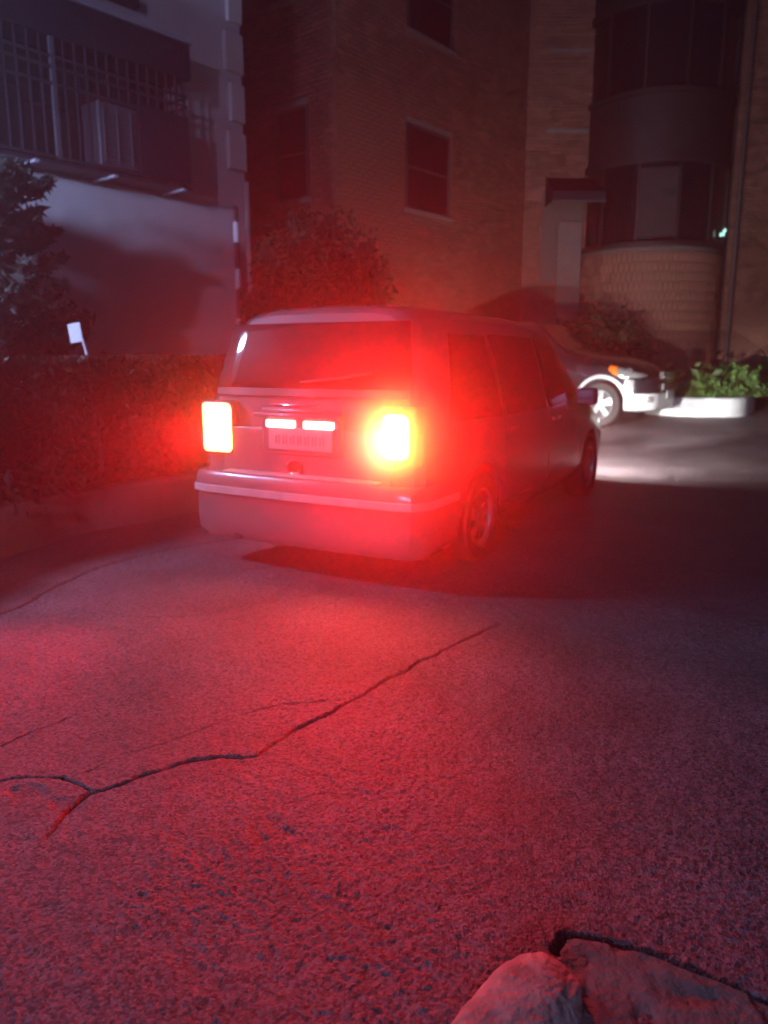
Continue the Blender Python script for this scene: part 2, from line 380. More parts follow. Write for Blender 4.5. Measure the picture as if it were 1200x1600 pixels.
# conifer at left
root = empty('conifer', (-3.95,7.5,.3)); root.scale = (1.08,1.08,1.08); tag(root, 'dark conifer with upturned sprays rising above the hedge at left', 'tree')
P = []; tb = MB(); tb.tube([(0,0,0),(.05,0,1.4),(0,.03,2.75)], [.07,.05,.015], 8)
for k in range(90):
    h = .3+2.35*rng.random(); a = rng.random()*6.28; L_ = (1.35*(1-h/3.3)+.3)*(.7+.5*rng.random())
    e = np.array([math.cos(a)*L_, math.sin(a)*L_, h+.35*L_]); s0 = np.array([0,0,h-.1])
    tb.tube([s0, (s0+e)/2+np.array([0,0,-.05]), e], [.02,.012,.004], 5)
    t = rng.random(330)**.7; c = s0+(e-s0)*t[:,None]; c[:,2] -= .2*L_*(t*(1-t)); P.append(c+rng.normal(size=(330,3))*np.array([.05,.05,.045])*(1.3-t[:,None]*.8))
leaves('crown', np.concatenate(P), .05, M['needle'], root, asp=2.6); tb.build('trunk', M['bark'], root, smooth=True)

# ============================================================ LEFT BUILDING (stucco)
U = np.array([-.632,-.775]); Nn = np.array([.775,-.632]); C0 = np.array([-2.02,11.9])
RZ = math.atan2(U[1], U[0])        # local x runs along the facade towards the near left, local y = outward is -?
lb = empty('stucco_house', (C0[0], C0[1], .15), RZ); tag(lb, 'pale stucco building with raised corner blocks behind the left hedge', 'building')
# local frame: x along U; outward normal in local coordinates:
outl = 1 if (-math.sin(RZ)*Nn[0]+math.cos(RZ)*Nn[1]) > 0 else -1
MB().box((5.5,-outl*3,5), (11,6,10)).build('wall', M['stucco'], lb, bevel=.01)
for k in range(9):                   # corner blocks
    z = 3.95+.64*k
    o = MB().box((.125 if k%2 else .16, outl*.0275, z+.27), (.25 if k%2 else .32,.065,.50)).build('corner_block', M['quoin'], lb, bevel=.012)
o = MB().box((-.02,outl*.012,1.9), (.05,.03,3.9)).build('corner_bead', M['quoin'], lb)
# window cage: x along facade .75 .. 5.2 ; z 3.55 .. 5.3
gd = empty('window_guard', (C0[0], C0[1], .15), RZ); tag(gd, 'dark iron window cage with canopy and air conditioner on the pale facade', 'window guard')
x0, x1, z0, z1, dp = 1.30, 5.8, 3.52, 4.83, .42
def LB(b, x, yo, z, d): return b.box((x, outl*yo, z), d)
LB(MB(), (x0+x1)/2, .012, (z0+z1)/2, (x1-x0-.1,.02,z1-z0-.05)).build('window_pane', M['glass'], gd)
LB(MB(), (x0+x1)/2, dp*.55, z1+.16, (x1-x0+.10,dp*1.15,.42)).build('canopy', M['guard_dark'], gd, bevel=.01)
LB(MB(), (x0+x1)/2, dp*.56, z1+.395, (x1-x0+.16,dp*1.22,.045)).build('canopy_edge', M['ledge'], gd)
LB(MB(), (x0+x1)/2+.25, .06, z1+.80, (x1-x0-.3,.10,.13)).build('lintel_bar', M['guard_dark'], gd)  # dark bar along the wall above the canopy
k = 0; x = x0+.03
while x < x1:
    th = .018
    if k % 13 == 0 and k: th = .05
    LB(MB(), x, dp, (z0+z1)/2, (th,th,z1-z0)).build('bar', M['trim'] if th > .03 else M['guard'], gd); x += .135; k += 1
for k in range(3):
    LB(MB(), x0, .1+.12*k, (z0+z1)/2, (.016,.016,z1-z0)).build('side_bar', M['guard'], gd)
for z in (z0+.02, z0+.78, z0+.95, z1-.25):
    b = MB(); LB(b, (x0+x1)/2, dp+.012, z, (x1-x0,.02,.03)); LB(b, x0, dp/2, z, (.02,dp,.03)); b.build('rail', M['guard'], gd)
LB(MB(), (x0+x1)/2, dp/2, z0-.03, (x1-x0+.06,dp,.04)).build('tray', M['guard'], gd)
for x in (x0+.14, x0+1.12, x0+2.08, x0+3.1):
    LB(MB(), x, dp*.55, z0-.065, (.045,dp*1.2,.03)).build('bracket', M['bracket'], gd)
LB(MB(), x0+.38, dp+.03, z0+.42, (.74,.02,.80)).build('solid_panel', M['guard_dark'], gd)
ac = LB(MB(), x0+1.02, dp-.15, z0+.39, (.52,.36,.70)).build('air_conditioner', M['ac'], gd, bevel=.015)
for i in range(9): LB(MB(), x0+1.04, dp+.036, z0+.12+.065*i, (.36,.012,.016)).build('louvre', M['trim'], ac)
for xx in (.86,1.04,1.22): LB(MB(), x0+xx, dp+.040, z0+.38, (.018,.014,.58)).build('grille_edge', M['trim'], ac)
# downpipe with white bands at the corner
cx, cy = C0+U*.30+Nn*.12
dpz = empty('downpipe', (cx, cy, .4)); tag(dpz, 'thin dark downpipe with short white bands by the pale corner', 'downpipe')
MB().tube([(0,0,0),(0,0,3.2)], .035, 10).build('pipe', M['pole'], dpz, smooth=True)
for z in (1.52,2.22,2.86): MB().tube([(0,0,z-.15),(0,0,z+.13)], .046, 12).build('white_band', M['sign'], dpz, smooth=True)

# ============================================================ BRICK WALLS
brick_me = {}
def brick_mesh(L_, H_, T_, m):
    k = (L_,H_,T_,m.name)
    if k not in brick_me:
        brick_me[k] = MB().box((0,0,0),(L_,T_,H_)).mesh('brick', m)
    return brick_me[k]
BL, BH, JT = .215, .065, .012
def brick_face(parent, org, ux, length, z0, z1, holes, m, single=None, T_=.05, only=None):
    """bricks in running bond on a face; org world xy, ux unit direction, outward = ux rotated -90deg if parent uses world coords"""
    nx = np.array([ux[1], -ux[0]]); V = []; k = 0; rot = math.atan2(ux[1], ux[0]); cand = []
    rowsn = int((z1-z0)/(BH+JT))
    for r_ in range(rowsn):
        z = z0+(r_+.5)*(BH+JT); off = (r_ % 2)*(BL+JT)/2
        n = int(length/(BL+JT))+1
        for c in range(n):
            a = c*(BL+JT)-off; a0, a1 = max(0, a), min(length, a+BL)
            if a1-a0 < .03: continue
            segs = [(a0, a1)]
            for hx0, hx1, hz0, hz1 in holes:
                if hz0-.02 < z < hz1+.02:
                    ns = []
                    for s0, s1 in segs:
                        if s1 <= hx0 or s0 >= hx1: ns.append((s0, s1))
                        else:
                            if hx0-s0 > .03: ns.append((s0, hx0))
                            if s1-hx1 > .03: ns.append((hx1, s1))
                    segs = ns
            for s0, s1 in segs: cand.append(((s0+s1)/2, z, s1-s0))
    pl = np.array(parent.location); Vs = []; Fs = []; cnt = 0
    for (a, z, L_) in cand:
        j = rng.normal()*.0025; p = np.array(org)+ux*a+nx*(.012+j)
        if single and abs(L_-BL) < .01 and cnt < 300 and single(a, z):
            o = bpy.data.objects.new('brick', brick_mesh(BL, BH, T_, m)); COL.objects.link(o); o.parent = parent
            o.location = (p[0]-pl[0], p[1]-pl[1], z-pl[2]); o.rotation_euler = (rng.normal()*.006, 0, rot+rng.normal()*.008); cnt += 1; continue
        h = ux*L_/2; t = nx*T_/2; b0 = len(Vs)
        for e in (-1,1):
            for q in (-1,1):
                for w in (-1,1):
                    pp = p+h*w+t*q; Vs.append((pp[0]-pl[0], pp[1]-pl[1], z+e*BH/2-pl[2]))
        Fs += [[b0+i for i in f] for f in ((0,2,3,1),(4,5,7,6),(0,1,5,4),(2,6,7,3),(0,4,6,2),(1,3,7,5))]
    if Vs:
        o = np_mesh('brickwork', Vs, Fs, m, parent); o['kind'] = 'stuff'
def world_poly_wall(parent, pts, z0, z1, m, name='wall'):
    b = MB(); pl = parent.location; n = len(pts)
    vs = [(p[0]-pl[0], p[1]-pl[1], z-pl[2]) for z in (z0, z1) for p in pts]
    b.add(vs, [tuple(range(n)), tuple(range(n, 2*n))]+[(i, (i+1)%n, n+(i+1)%n, n+i) for i in range(n)])
    return b.build(name, m, parent)
def window(parent, org, ux, a0, a1, z0, z1, name='window', pane=None, bars=1, curtain=False):
    nx = np.array([ux[1], -ux[0]]); rot = math.atan2(ux[1], ux[0]); pl = np.array(parent.location)
    def bx(aa, bb, zz0, zz1, d0, d1):
        c = np.array(org)+ux*(aa+bb)/2+nx*(d0+d1)/2
        return MB().box((c[0]-pl[0], c[1]-pl[1], (zz0+zz1)/2-pl[2]), (bb-aa, abs(d1-d0), zz1-zz0), rot)
    f = MB()
    def part(aa, bb, zz0, zz1, d0, d1):
        c = np.array(org)+ux*(aa+bb)/2+nx*(d0+d1)/2; f.box((c[0]-pl[0], c[1]-pl[1], (zz0+zz1)/2-pl[2]), (bb-aa, abs(d1-d0), zz1-zz0), rot)
    part(a0, a0+.06, z0, z1, .003, .022); part(a1-.06, a1, z0, z1, .003, .022); part(a0+.06, a1-.06, z1-.06, z1, .003, .022); part(a0+.06, a1-.06, z0, z0+.06, .003, .022)
    part(a0+.06, a1-.06, (z0+z1)/2-.02, (z0+z1)/2+.02, .003, .019)
    w = f.build(name, M['frame'], parent)
    bx(a0+.06, a1-.06, z0+.06, (z0+z1)/2-.02, .0, .008).build('pane', M['glass'], w)
    bx(a0+.06, a1-.06, (z0+z1)/2+.02, z1-.06, .0, .008).build('pane', M['glass'], w)
    bx(a0-.06, a1+.06, z0-.09, z0, .0, .09).build('sill', M['stone'], w)
    bx(a0-.05, a1+.05, z1, z1+.09, .0, .052).build('lintel', M['stone'], w)
    return w
CB = np.array([-.83,14.0]); ur = np.array([.632,.775]); ul = np.array([-.775,.632])
bb = empty('brick_apartment_house', (CB[0], CB[1], .25)); tag(bb, 'dark red brick apartment building with its corner towards the van', 'building')
W1, W2 = 6.6, 3.2
world_poly_wall(bb, [CB, CB+ur*W1, CB+ur*W1+ul*W2, CB+ul*W2], .2, 11.5, M['mortar'])
holesR = [(2.05,3.45,4.30,5.85),(2.05,3.45,7.45,9.0)]; holesR = [(1.95,3.38,4.28,5.82),(1.98,3.42,7.38,8.95)]
hl = [(.62,1.42,4.25,5.78),(.62,1.42,7.5,9.0)]
ex = lambda hs: [(a-.06, b_+.06, c-.09, d+.09) for a,b_,c,d in hs]
brick_face(bb, CB, ur, W1, .3, 11.0, ex(holesR), M['brick'], single=lambda a, z: (a < 2.0 and 3.2 < z < 6.4))
org2 = CB+ul*W2; u2 = -ul
hl2 = [(W2-b_, W2-a, c, d) for a,b_,c,d in hl]
brick_face(bb, org2, u2, W2, .3, 11.0, ex(hl2), M['brick'])
for h_ in holesR: window(bb, CB, ur, *h_)
for h_ in hl2: window(bb, org2, u2, *h_)

# ---- far building with the round bay
FB = np.array([3.1,19.0]); fb = empty('bay_house', (6.0,19.6,.5)); tag(fb, 'brick building with rounded window bay and small entrance awning', 'building')
uf = np.array([1.0,0.0])
world_poly_wall(fb, [(2.6,19.0),(12.5,19.0),(12.5,23),(2.6,23)], .4, 13, M['mortar'])
brick_face(fb, (2.6,18.99), uf, 2.2, .6, 12.5, ex([(1.15,2.0,3.3,5.2)]), M['pale_brick'])
world_poly_wall(fb, [(7.9,18.55),(12.4,18.75),(12.4,19.01),(7.9,19.01)], .4, 12.8, M['mortar'], 'side_pier')
urr = np.array([4.5,.2]); urr = urr/np.linalg.norm(urr)
brick_face(fb, (7.9,18.54), urr, 4.4, .6, 12.5, [], M['brick'], single=lambda a, z: z < 2.9 and a < 2.6)
BC = (6.30,19.2); BR = 1.62
ro = np.array(fb.location)
def cyl(r_, z0, z1, name, m, a0=-200, a1=20, thick=.1, parent=fb, n=44):
    b = MB(); P = []
    for k in range(n+1):
        t = R(a0+(a1-a0)*k/n); row = [(BC[0]+q*math.cos(t)-ro[0], BC[1]+q*math.sin(t)-ro[1], z-ro[2]) for q, z in ((r_,z0),(r_,z1),(r_-thick,z1),(r_-thick,z0),(r_,z0))]; P.append(row)
    b.grid(P); return b.build(name, m, parent, smooth=30)
cyl(BR, .4, 3.88, 'bay_wall', M['mortar'])
cyl(BR+.07, 3.88, 3.98, 'bay_sill', M['bay_metal'])
# bay bricks (stacked courses of narrow bricks)
Vs=[]; Fs=[]; cnt=0; bw=.105; nb=int(R(200)*BR/(bw+.012)); me_b = brick_mesh(bw, .20, .05, M['pale_brick'])
for r_ in range(16):
    z = .62+.21*r_+.10
    if z > 3.80: break
    for c in range(nb):
        t = R(-190)+(c+.5*(r_%2)+.5)/nb*R(200)
        rr = BR+.012+rng.normal()*.003; p = np.array([BC[0]+rr*math.cos(t), BC[1]+rr*math.sin(t)])
        if cnt < 300 and R(-135) < t < R(-30) and z > 1.4:
            o = bpy.data.objects.new('brick', me_b); COL.objects.link(o); o.parent = fb; o.location = (p[0]-ro[0], p[1]-ro[1], z-ro[2]); o.rotation_euler = (0,0,t+math.pi/2+rng.normal()*.01); cnt += 1; continue
        ux_ = np.array([-math.sin(t), math.cos(t)]); nx_ = np.array([math.cos(t), math.sin(t)]); b0 = len(Vs)
        for e in (-1,1):
            for q in (-1,1):
                for w in (-1,1):
                    pp = p+ux_*w*bw/2+nx_*q*.025; Vs.append((pp[0]-ro[0], pp[1]-ro[1], z+e*.098-ro[2]))
        Fs += [[b0+i for i in f] for f in ((0,2,3,1),(4,5,7,6),(0,1,5,4),(2,6,7,3),(0,4,6,2),(1,3,7,5))]
o = np_mesh('brickwork', Vs, Fs, M['pale_brick'], fb); o['kind'] = 'stuff'
for lv in range(3):
    zb = 3.98+lv*3.1
    cyl(BR-.12, zb, zb+1.75, 'inner_bay', M['dark_in'], n=22)
    for k in range(6):
        a0 = -178+k*30
        w = cyl(BR-.02, zb+.06, zb+1.62, 'window_pane', M['glass'], a0+1.2, a0+28.8, .02, n=5)
        fr = MB(); t = R(a0); fr.box((BC[0]+(BR-.01)*math.cos(t)-ro[0], BC[1]+(BR-.01)*math.sin(t)-ro[1], zb+.84-ro[2]), (.08,.055,1.64), t); fr.build('mullion', M['bay_metal'], fb)
    cyl(BR+.05, zb+1.62, zb+1.78, 'window_head', M['bay_metal'], n=40)
    cyl(BR, zb+1.78, zb+3.1-.1, 'spandrel', M['bay_metal'])
    if lv < 2: cyl(BR+.06, zb+3.0, zb+3.1, 'bay_sill', M['bay_metal'])
# pale curtain standing in the first floor bay, seen between two panes
cyl(BR+.004, 4.08, 5.5, 'curtain', M['curtain_dim'], -117, -88, .012, n=5)
# low red brick footing
cyl(BR+.10, .55, 1.12, 'footing', M['brick'], -150, 20, .12)
window(fb, (2.6,18.99), uf, 1.15, 2.0, 6.6, 8.2)
# door beside the bay
b = MB(); b.box((4.35-ro[0], 18.93-ro[1], 2.75-ro[2]), (.55,.06,3.7)).build('entrance_panel', M['curtain'], fb)
aw = empty('entrance_awning', (4.3,18.5,5.0)); tag(aw, 'small dark entrance awning left of the round bay', 'awning')
b = MB(); b.add([(-.55,.45,.55),(.62,.45,.55),(.62,-.4,.1),(-.55,-.4,.1),(-.55,-.4,-.08),(.62,-.4,-.08),(-.55,.45,-.08),(.62,.45,-.08)], [(0,1,2,3),(3,2,5,4),(0,3,4,6),(1,7,5,2)])
b.build('canopy', M['guard_dark'], aw, solid=.02)
MB().box((.03,-.42,-.1),(1.2,.03,.05)).build('trim_bar', M['trim'], aw)
dp2 = empty('downpipe', (8.02,18.4,.5)); tag(dp2, 'pale vertical downpipe beside the round bay', 'downpipe')
MB().tube([(0,0,0),(0,0,10)], .045, 10).build('pipe', M['pipe'], dp2, smooth=True)
for z in (1,3,5,7): MB().tube([(0,0,z-.03),(0,0,z+.03)], .058, 10).build('collar', M['pipe'], dp2)
ld = empty('window_lamp', (7.55,18.05,4.18)); tag(ld, 'tiny green white lamp on the sill of the round bay window', 'lamp')  # glowing piece added in place of a reflection on the bay glass
MB().box((0,0,.0),(.10,.05,.07), .3).build('bulb', M['led'], ld, bevel=.012); MB().box((.05,0,.08),(.05,.04,.09), .3, Matrix.Rotation(.5,3,'Y')).build('tip', M['led'], ld, bevel=.01)
MB().box((0,0,-.1),(.05,.04,.14)).build('stand', M['pole'], ld)

# ============================================================ VEHICLES
def interp_tab(tab, s):
    xs = [r_[0] for r_ in tab]
    return [float(np.interp(s, xs, [r_[i] for r_ in tab])) for i in range(1, len(tab[0]))]
def section(tab, s):
    zb, wl, wm, zbelt, wbelt, zt, wt, crown = interp_tab(tab, s)
    e = min(.15, (zt-zbelt)*.4)
    pts = [(0,zb),(wl*.6,zb),(wl-.05,zb),(wl,zb+.05),(wl+(wm-wl)*.8,zb+.17),(wm,zb+.32 if zb+.32 < zbelt-.1 else zbelt-.1),(wm,max(zbelt-.16, zb+.34) if zb+.36<zbelt-.02 else zbelt-.05),(wbelt,zbelt)]
    za = zt-e
    for t in (.35,.7): pts.append((wbelt+(wt-wbelt)*t+.012*math.sin(math.pi*t), zbelt+(za-zbelt)*t))
    pts += [(wt,za),(wt-.03,zt-.45*e),(wt-.10,zt-.13*e),(wt*.6,zt+crown*.6),(0,zt+crown)]
    return pts
def make_body(name, tab, L_, rake, m, parent, arches, ar, halfw, n=70):
    ss = sorted(set([tab[0][0]]+list(np.linspace(tab[0][0], tab[-1][0], n))+[r_[0] for r_ in tab]))
    vs = []; rows_ = []
    for s in ss:
        sec = section(tab, s); full = sec+[(-y, z) for y, z in sec[-2:0:-1]]
        rows_.append([(s+rake(s, z), y, z) for y, z in full])
    k = len(rows_[0]); b = MB()
    vs = [p for r_ in rows_ for p in r_]
    fs = [(i*k+j, i*k+(j+1)%k, (i+1)*k+(j+1)%k, (i+1)*k+j) for i in range(len(rows_)-1) for j in range(k)]
    fs += [tuple(range(k)), tuple((len(rows_)-1)*k+j for j in range(k))]
    b.add(vs, fs)
    cut = MB()
    for ax in arches:
        for sd in (-1, 1):
            cut.tube([(ax, sd*(halfw-.28), ar*.93), (ax, sd*(halfw+.3), ar*.93)], ar, 40)
    ob = b.build(name, m, None, smooth=28); co = cut.build('cutter', m)
    md = ob.modifiers.new('b', 'BOOLEAN'); md.object = co; md.operation = 'DIFFERENCE'; md.solver = 'EXACT'
    dg = bpy.context.evaluated_depsgraph_get(); me = bpy.data.meshes.new_from_object(ob.evaluated_get(dg))
    ob.modifiers.clear(); ob.data = me; bpy.data.objects.remove(co)
    me.polygons.foreach_set('use_smooth', [True]*len(me.polygons))
    try: me.set_sharp_from_angle(angle=R(32))
    except Exception: pass
    ob.parent = parent
    return ob
def yw(tab, s, z):
    sec = section(tab, s)[3:12]; zs = [p[1] for p in sec]; ys = [p[0] for p in sec]
    return float(np.interp(z, zs, ys))
def side_patch(tab, rake, corners, sd, off=.011, nu=30, nv=16, th=.008):
    """corners: 4 (s,z) bottom-rear, bottom-front, top-front, top-rear"""
    (a, b_, c, d) = [np.array(q, float) for q in corners]; P = []
    for i in range(nu+1):
        u = i/nu; row = []
        for j in range(nv+1):
            v = j/nv; q = (a*(1-u)+b_*u)*(1-v)+(d*(1-u)+c*u)*v
            row.append((q[0]+rake(q[0], q[1]), sd*(yw(tab, q[0], q[1])+off), q[1]))
        P.append(row)
    return MB().grid(P)
def wheel(parent, x, y, r, w, m_rim, spokes=5, steer=0):
    sd = 1 if y > 0 else -1
    t = MB(); hw = w/2
    t.lathe([(r*.64,-hw*.85),(r*.72,-hw),(r*.93,-hw*.98),(r*.985,-hw*.8),(r,-hw*.4),(r,hw*.4),(r*.985,hw*.8),(r*.93,hw*.98),(r*.72,hw),(r*.64,hw*.85)], (0,0,0), 'y', 48)
    o = t.build('wheel', M['tyre'], parent, smooth=30); o.location = (x, y, r); o.rotation_euler = (0,0,steer)
    rm = MB(); yy_ = sd*hw*.72
    rm.lathe([(r*.66,yy_+sd*.02),(r*.60,yy_+sd*.012),(r*.57,yy_-sd*.05),(r*.60,yy_-sd*.10)], (0,0,0), 'y', 40)
    for k in range(spokes):
        a = 2*math.pi*k/spokes+.3; ca, sa = math.cos(a), math.sin(a)
        for wd in (1,):
            vs = []
            for rr, ww, yo in ((r*.06, .035, .0), (r*.60, .055, -.012)):
                for q in (-1,1):
                    for dd in (0, -.03):
                        px, pz = ca*rr-sa*ww*q, sa*rr+ca*ww*q; vs.append((px, yy_+sd*(yo+dd), pz))
            rm.add(vs, [(0,1,3,2),(4,6,7,5),(0,2,6,4),(1,5,7,3),(0,4,5,1),(2,3,7,6)])
    rm.lathe([(0.001,yy_+sd*.012),(r*.12,yy_+sd*.010),(r*.16,yy_-sd*.01),(r*.16,yy_-sd*.04)], (0,0,0), 'y', 20)
    rm.build('rim', m_rim, o, smooth=30)
    MB().lathe([(0.001,yy_-sd*.07),(r*.56,yy_-sd*.07)], (0,0,0), 'y', 30).build('brake_disc', M['guard'], o)
    return o
def lamp_light(kind, name, parent, loc, dirv, power, col, size=150, blend=.8, rad=.05):
    l = bpy.data.lights.new(name, kind); l.energy = power; l.color = col
    if kind == 'SPOT': l.spot_size = R(size); l.spot_blend = blend; l.shadow_soft_size = rad
    elif kind == 'POINT': l.shadow_soft_size = rad
    else: l.size = rad
    o = bpy.data.objects.new(name, l); COL.objects.link(o); o.parent = parent; o.location = loc
    o.rotation_euler = Vector(dirv).to_track_quat('-Z', 'Y').to_euler(); return o

# ---- van: local x from rear (0) to nose (5), y left, z up
AL = R(29); vh = np.array([math.sin(AL), math.cos(AL)])
van = empty('white_van', (-.57,5.18,0), math.pi/2-AL); tag(van, 'white minivan with lit brake lights driving away', 'van')
vt = [ # s  zb   wl   wm   zbelt wbelt zt   wt   crown
 (.06,.34,.80,.84,.98,.83,1.78,.66,.01),(.10,.30,.84,.90,.98,.89,1.80,.70,.02),(.20,.27,.88,.935,.99,.925,1.82,.725,.03),(.6,.25,.90,.95,1.0,.94,1.83,.74,.035),
 (2.2,.24,.90,.955,1.0,.945,1.83,.75,.04),(3.1,.24,.90,.95,1.0,.94,1.79,.74,.04),(3.45,.24,.90,.95,1.0,.935,1.66,.73,.05),(4.05,.25,.89,.94,1.0,.92,1.12,.84,.06),
 (4.3,.25,.88,.93,.93,.90,1.02,.80,.05),(4.7,.26,.85,.90,.84,.85,.93,.74,.04),(4.9,.28,.76,.82,.74,.76,.82,.64,.03),(5.0,.34,.62,.68,.62,.62,.70,.52,.02)]
def vrake(s, z): return .24*max(0, (z-.98)/.85)**1.25*max(0, 1-s/1.3)
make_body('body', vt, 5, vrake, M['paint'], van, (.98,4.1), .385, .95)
def rear_x(z): return .06+vrake(.06, z)
def rear_patch(y0, y1, z0, z1, off, taper=0, nu=10, nv=8, curve=.03):
    P = []
    for j in range(nv+1):
        z = z0+(z1-z0)*j/nv; row = []; tp = taper*(j/nv)
        for i in range(nu+1):
            y = (y0+(y1-y0)*i/nu); y *= (1-tp); row.append((rear_x(z)-off-.0*curve*(1-(y/.85)**2), y, z))
        P.append(row)
    return MB().grid(P)
tg = rear_patch(-.69,.69,.60,1.02,.020,0).build('tailgate', M['paint'], van, solid=.03, bevel=.01)
rw = rear_patch(-.79,.79,1.29,1.73,.012,.10).build('rear_window', M['glass'], van, solid=.012, bevel=.003)
rear_patch(-.78,.78,1.235,1.285,.014,0,nv=2).build('window_trim', M['plastic'], rw, solid=.015)
MB().tube([(rear_x(1.33)-.035,.05,1.33),(rear_x(1.36)-.05,-.25,1.36),(rear_x(1.40)-.05,-.5,1.40)], .010, 6).build('wiper', M['plastic'], rw)
# plate recess, plate, plate lamps, garnish
rp = rear_patch(-.34,.34,.86,1.15,.040,0,nv=3)
rec = MB().box((rear_x(1)-.045+.02,0,1.0),(.05,.66,.32)).build('plate_recess', M['paint'], van, bevel=.015)
lx = rear_x(1)-.055
pl_ = MB().box((lx-.003,-.0,.955),(.012,.52,.15)).build('number_plate', M['plate'], van, bevel=.004)
for k in range(7):
    b = MB(); yk = .180-.060*k
    for (dy, dz, wy_, wz_) in ((-.012,.0,.008,.066),(.012,-.004,.010,.058)):
        if 1: b.box((lx-.011, yk+dy, .95+dz), (.003, wy_, wz_))
    if b.v: b.build('plate_mark', M['ink_soft'], pl_)
MB().box((lx-.030,0,1.115),(.075,.70,.032)).build('garnish', M['paint'], van, bevel=.01)
for sd in (-1,1):
    pL = MB().box((lx-.006,sd*.155,1.055),(.028,.235,.050)).build('plate_lamp', M['plate_lamp'], van, bevel=.008)
    lamp_light('SPOT','plate_light', van, (lx-.06, sd*.155, 1.08), (-.35,0,-1), .1, (1,.9,.85), 150, .6, .02)
MB().box((lx-.055,.0,1.185),(.022,.40,.018)).build('chrome_strip', M['chrome'], van, bevel=.006)
em = MB().lathe([(.001,0),(.045,0),(.05,-.006)], (0,0,0), 'z', 24).build('emblem', M['chrome'], van)
em.location = (rear_x(.75)-.045,.06,.76); em.rotation_euler = (0, math.pi/2, 0); em.scale = (1,1.3,1)
# rear bumper, lofted round the back
def bump(prof, name, m, w=.95, back=-.10, front=.62, n=26, parent=van):
    P = []
    for i in range(n+1):
        t = -1+2*i/n; a = abs(t)
        if a < .72: y = t/.72*(w-.16); x = back+.02*(a/.72)**2; nx_, ny_ = -1, 0
        else:
            q = (a-.72)/.28; ang = min(1, q*2)*math.pi/2; y = (w-.16)+.16*math.sin(ang); x = back+.02+.16*(1-math.cos(ang))+max(0, q*2-1)*(front-back-.2)
            y *= (1 if t > 0 else -1); nx_, ny_ = -math.cos(ang), math.sin(ang)*(1 if t > 0 else -1)
        P.append([(x+nx_*o, y+ny_*o, z) for o, z in prof])
    return MB().grid(P).build(name, m, parent, smooth=40)
bump([(-.10,.70),(-.015,.70),(.0,.685),(.012,.60),(.012,.56),(.0,.54),(.004,.40),(-.01,.27),(-.05,.22),(-.15,.22)], 'rear_bumper', M['paint'], front=.56)
bump([(.012,.605),(.026,.60),(.026,.555),(.012,.55)], 'bumper_strip', M['bumper_pad'], front=.50)
MB().box((-.01,0,.706),(.12,1.25,.012)).build('step_pad', M['bumper_pad'], van, bevel=.004)
# side windows, door seams, mirrors, handles
for sd in (-1,1):
    for q in ([(.42,1.08),(1.38,1.06),(1.36,1.66),(.62,1.66)], [(1.46,1.06),(2.50,1.06),(2.48,1.67),(1.44,1.67)], [(2.58,1.06),(3.66,1.10),(3.10,1.62),(2.56,1.67)]):
        side_patch(vt, vrake, q, sd).build('side_window', M['glass'], van, solid=.010, bevel=.003)
    for (sa, sb) in (((1.42,.32),(1.41,1.68)), ((2.54,.30),(2.53,1.70)), ((3.62,.32),(3.70,1.02))):
        side_patch(vt, vrake, [sa,(sa[0]+.010,sa[1]),(sb[0]+.010,sb[1]),sb], sd, .001, 1, 16).build('door_seam', M['plastic'], van, solid=.004)
    side_patch(vt, vrake, [(1.42,.86),(3.62,.86),(3.62,.905),(1.42,.905)], sd, .006, 20, 2).build('side_moulding', M['paint'], van, solid=.014)
    for x in (1.60,2.70): MB().box((x,sd*(yw(vt,x,.93)+.02),.955),(.20,.03,.028)).build('door_handle', M['paint'], van, bevel=.008)
    mr = MB().box((3.42,sd*1.05,1.12),(.14,.20,.17)).build('side_mirror', M['paint'], van, bevel=.04, seg=3)
    MB().box((3.345,sd*1.05,1.12),(.01,.16,.13)).build('mirror_glass', M['chrome'], mr)
    MB().lathe([(.385,-.012),(.405,-.012),(.405,.012),(.385,.012)], (0,0,0), 'y', 48)
    # tail lamp at the corner
    hs = MB().box((.110,sd*.735,1.005),(.20,.29,.385)).build('tail_lamp', M['paint'], van, bevel=.03, seg=3)
    ln = MB().box((.095,sd*.73,1.005),(.205,.262,.355)).build('lens', M['tail_hot'] if sd < 0 else M['tail'], hs, bevel=.085 if sd < 0 else .035, seg=5)
    hs.rotation_euler = (0,0,0)
P_ = {-1: TAIL_R, 1: TAIL_L}
for sd in (-1,1):
    lamp_light('SPOT','brake_light', van, (-.04, sd*.73, 1.0), (-1,0,-.05), P_[sd]*(1.0 if sd < 0 else .5), (1,.004,.007), 176, 1.0, .07)
    lamp_light('SPOT','brake_light', van, (-.04, sd*.73, 1.0), (-1,-.32 if sd < 0 else -.10,-.12), P_[sd]*(1.10 if sd < 0 else 14.0), (1,.006,.012), 70 if sd < 0 else 62, 1.0, .06)
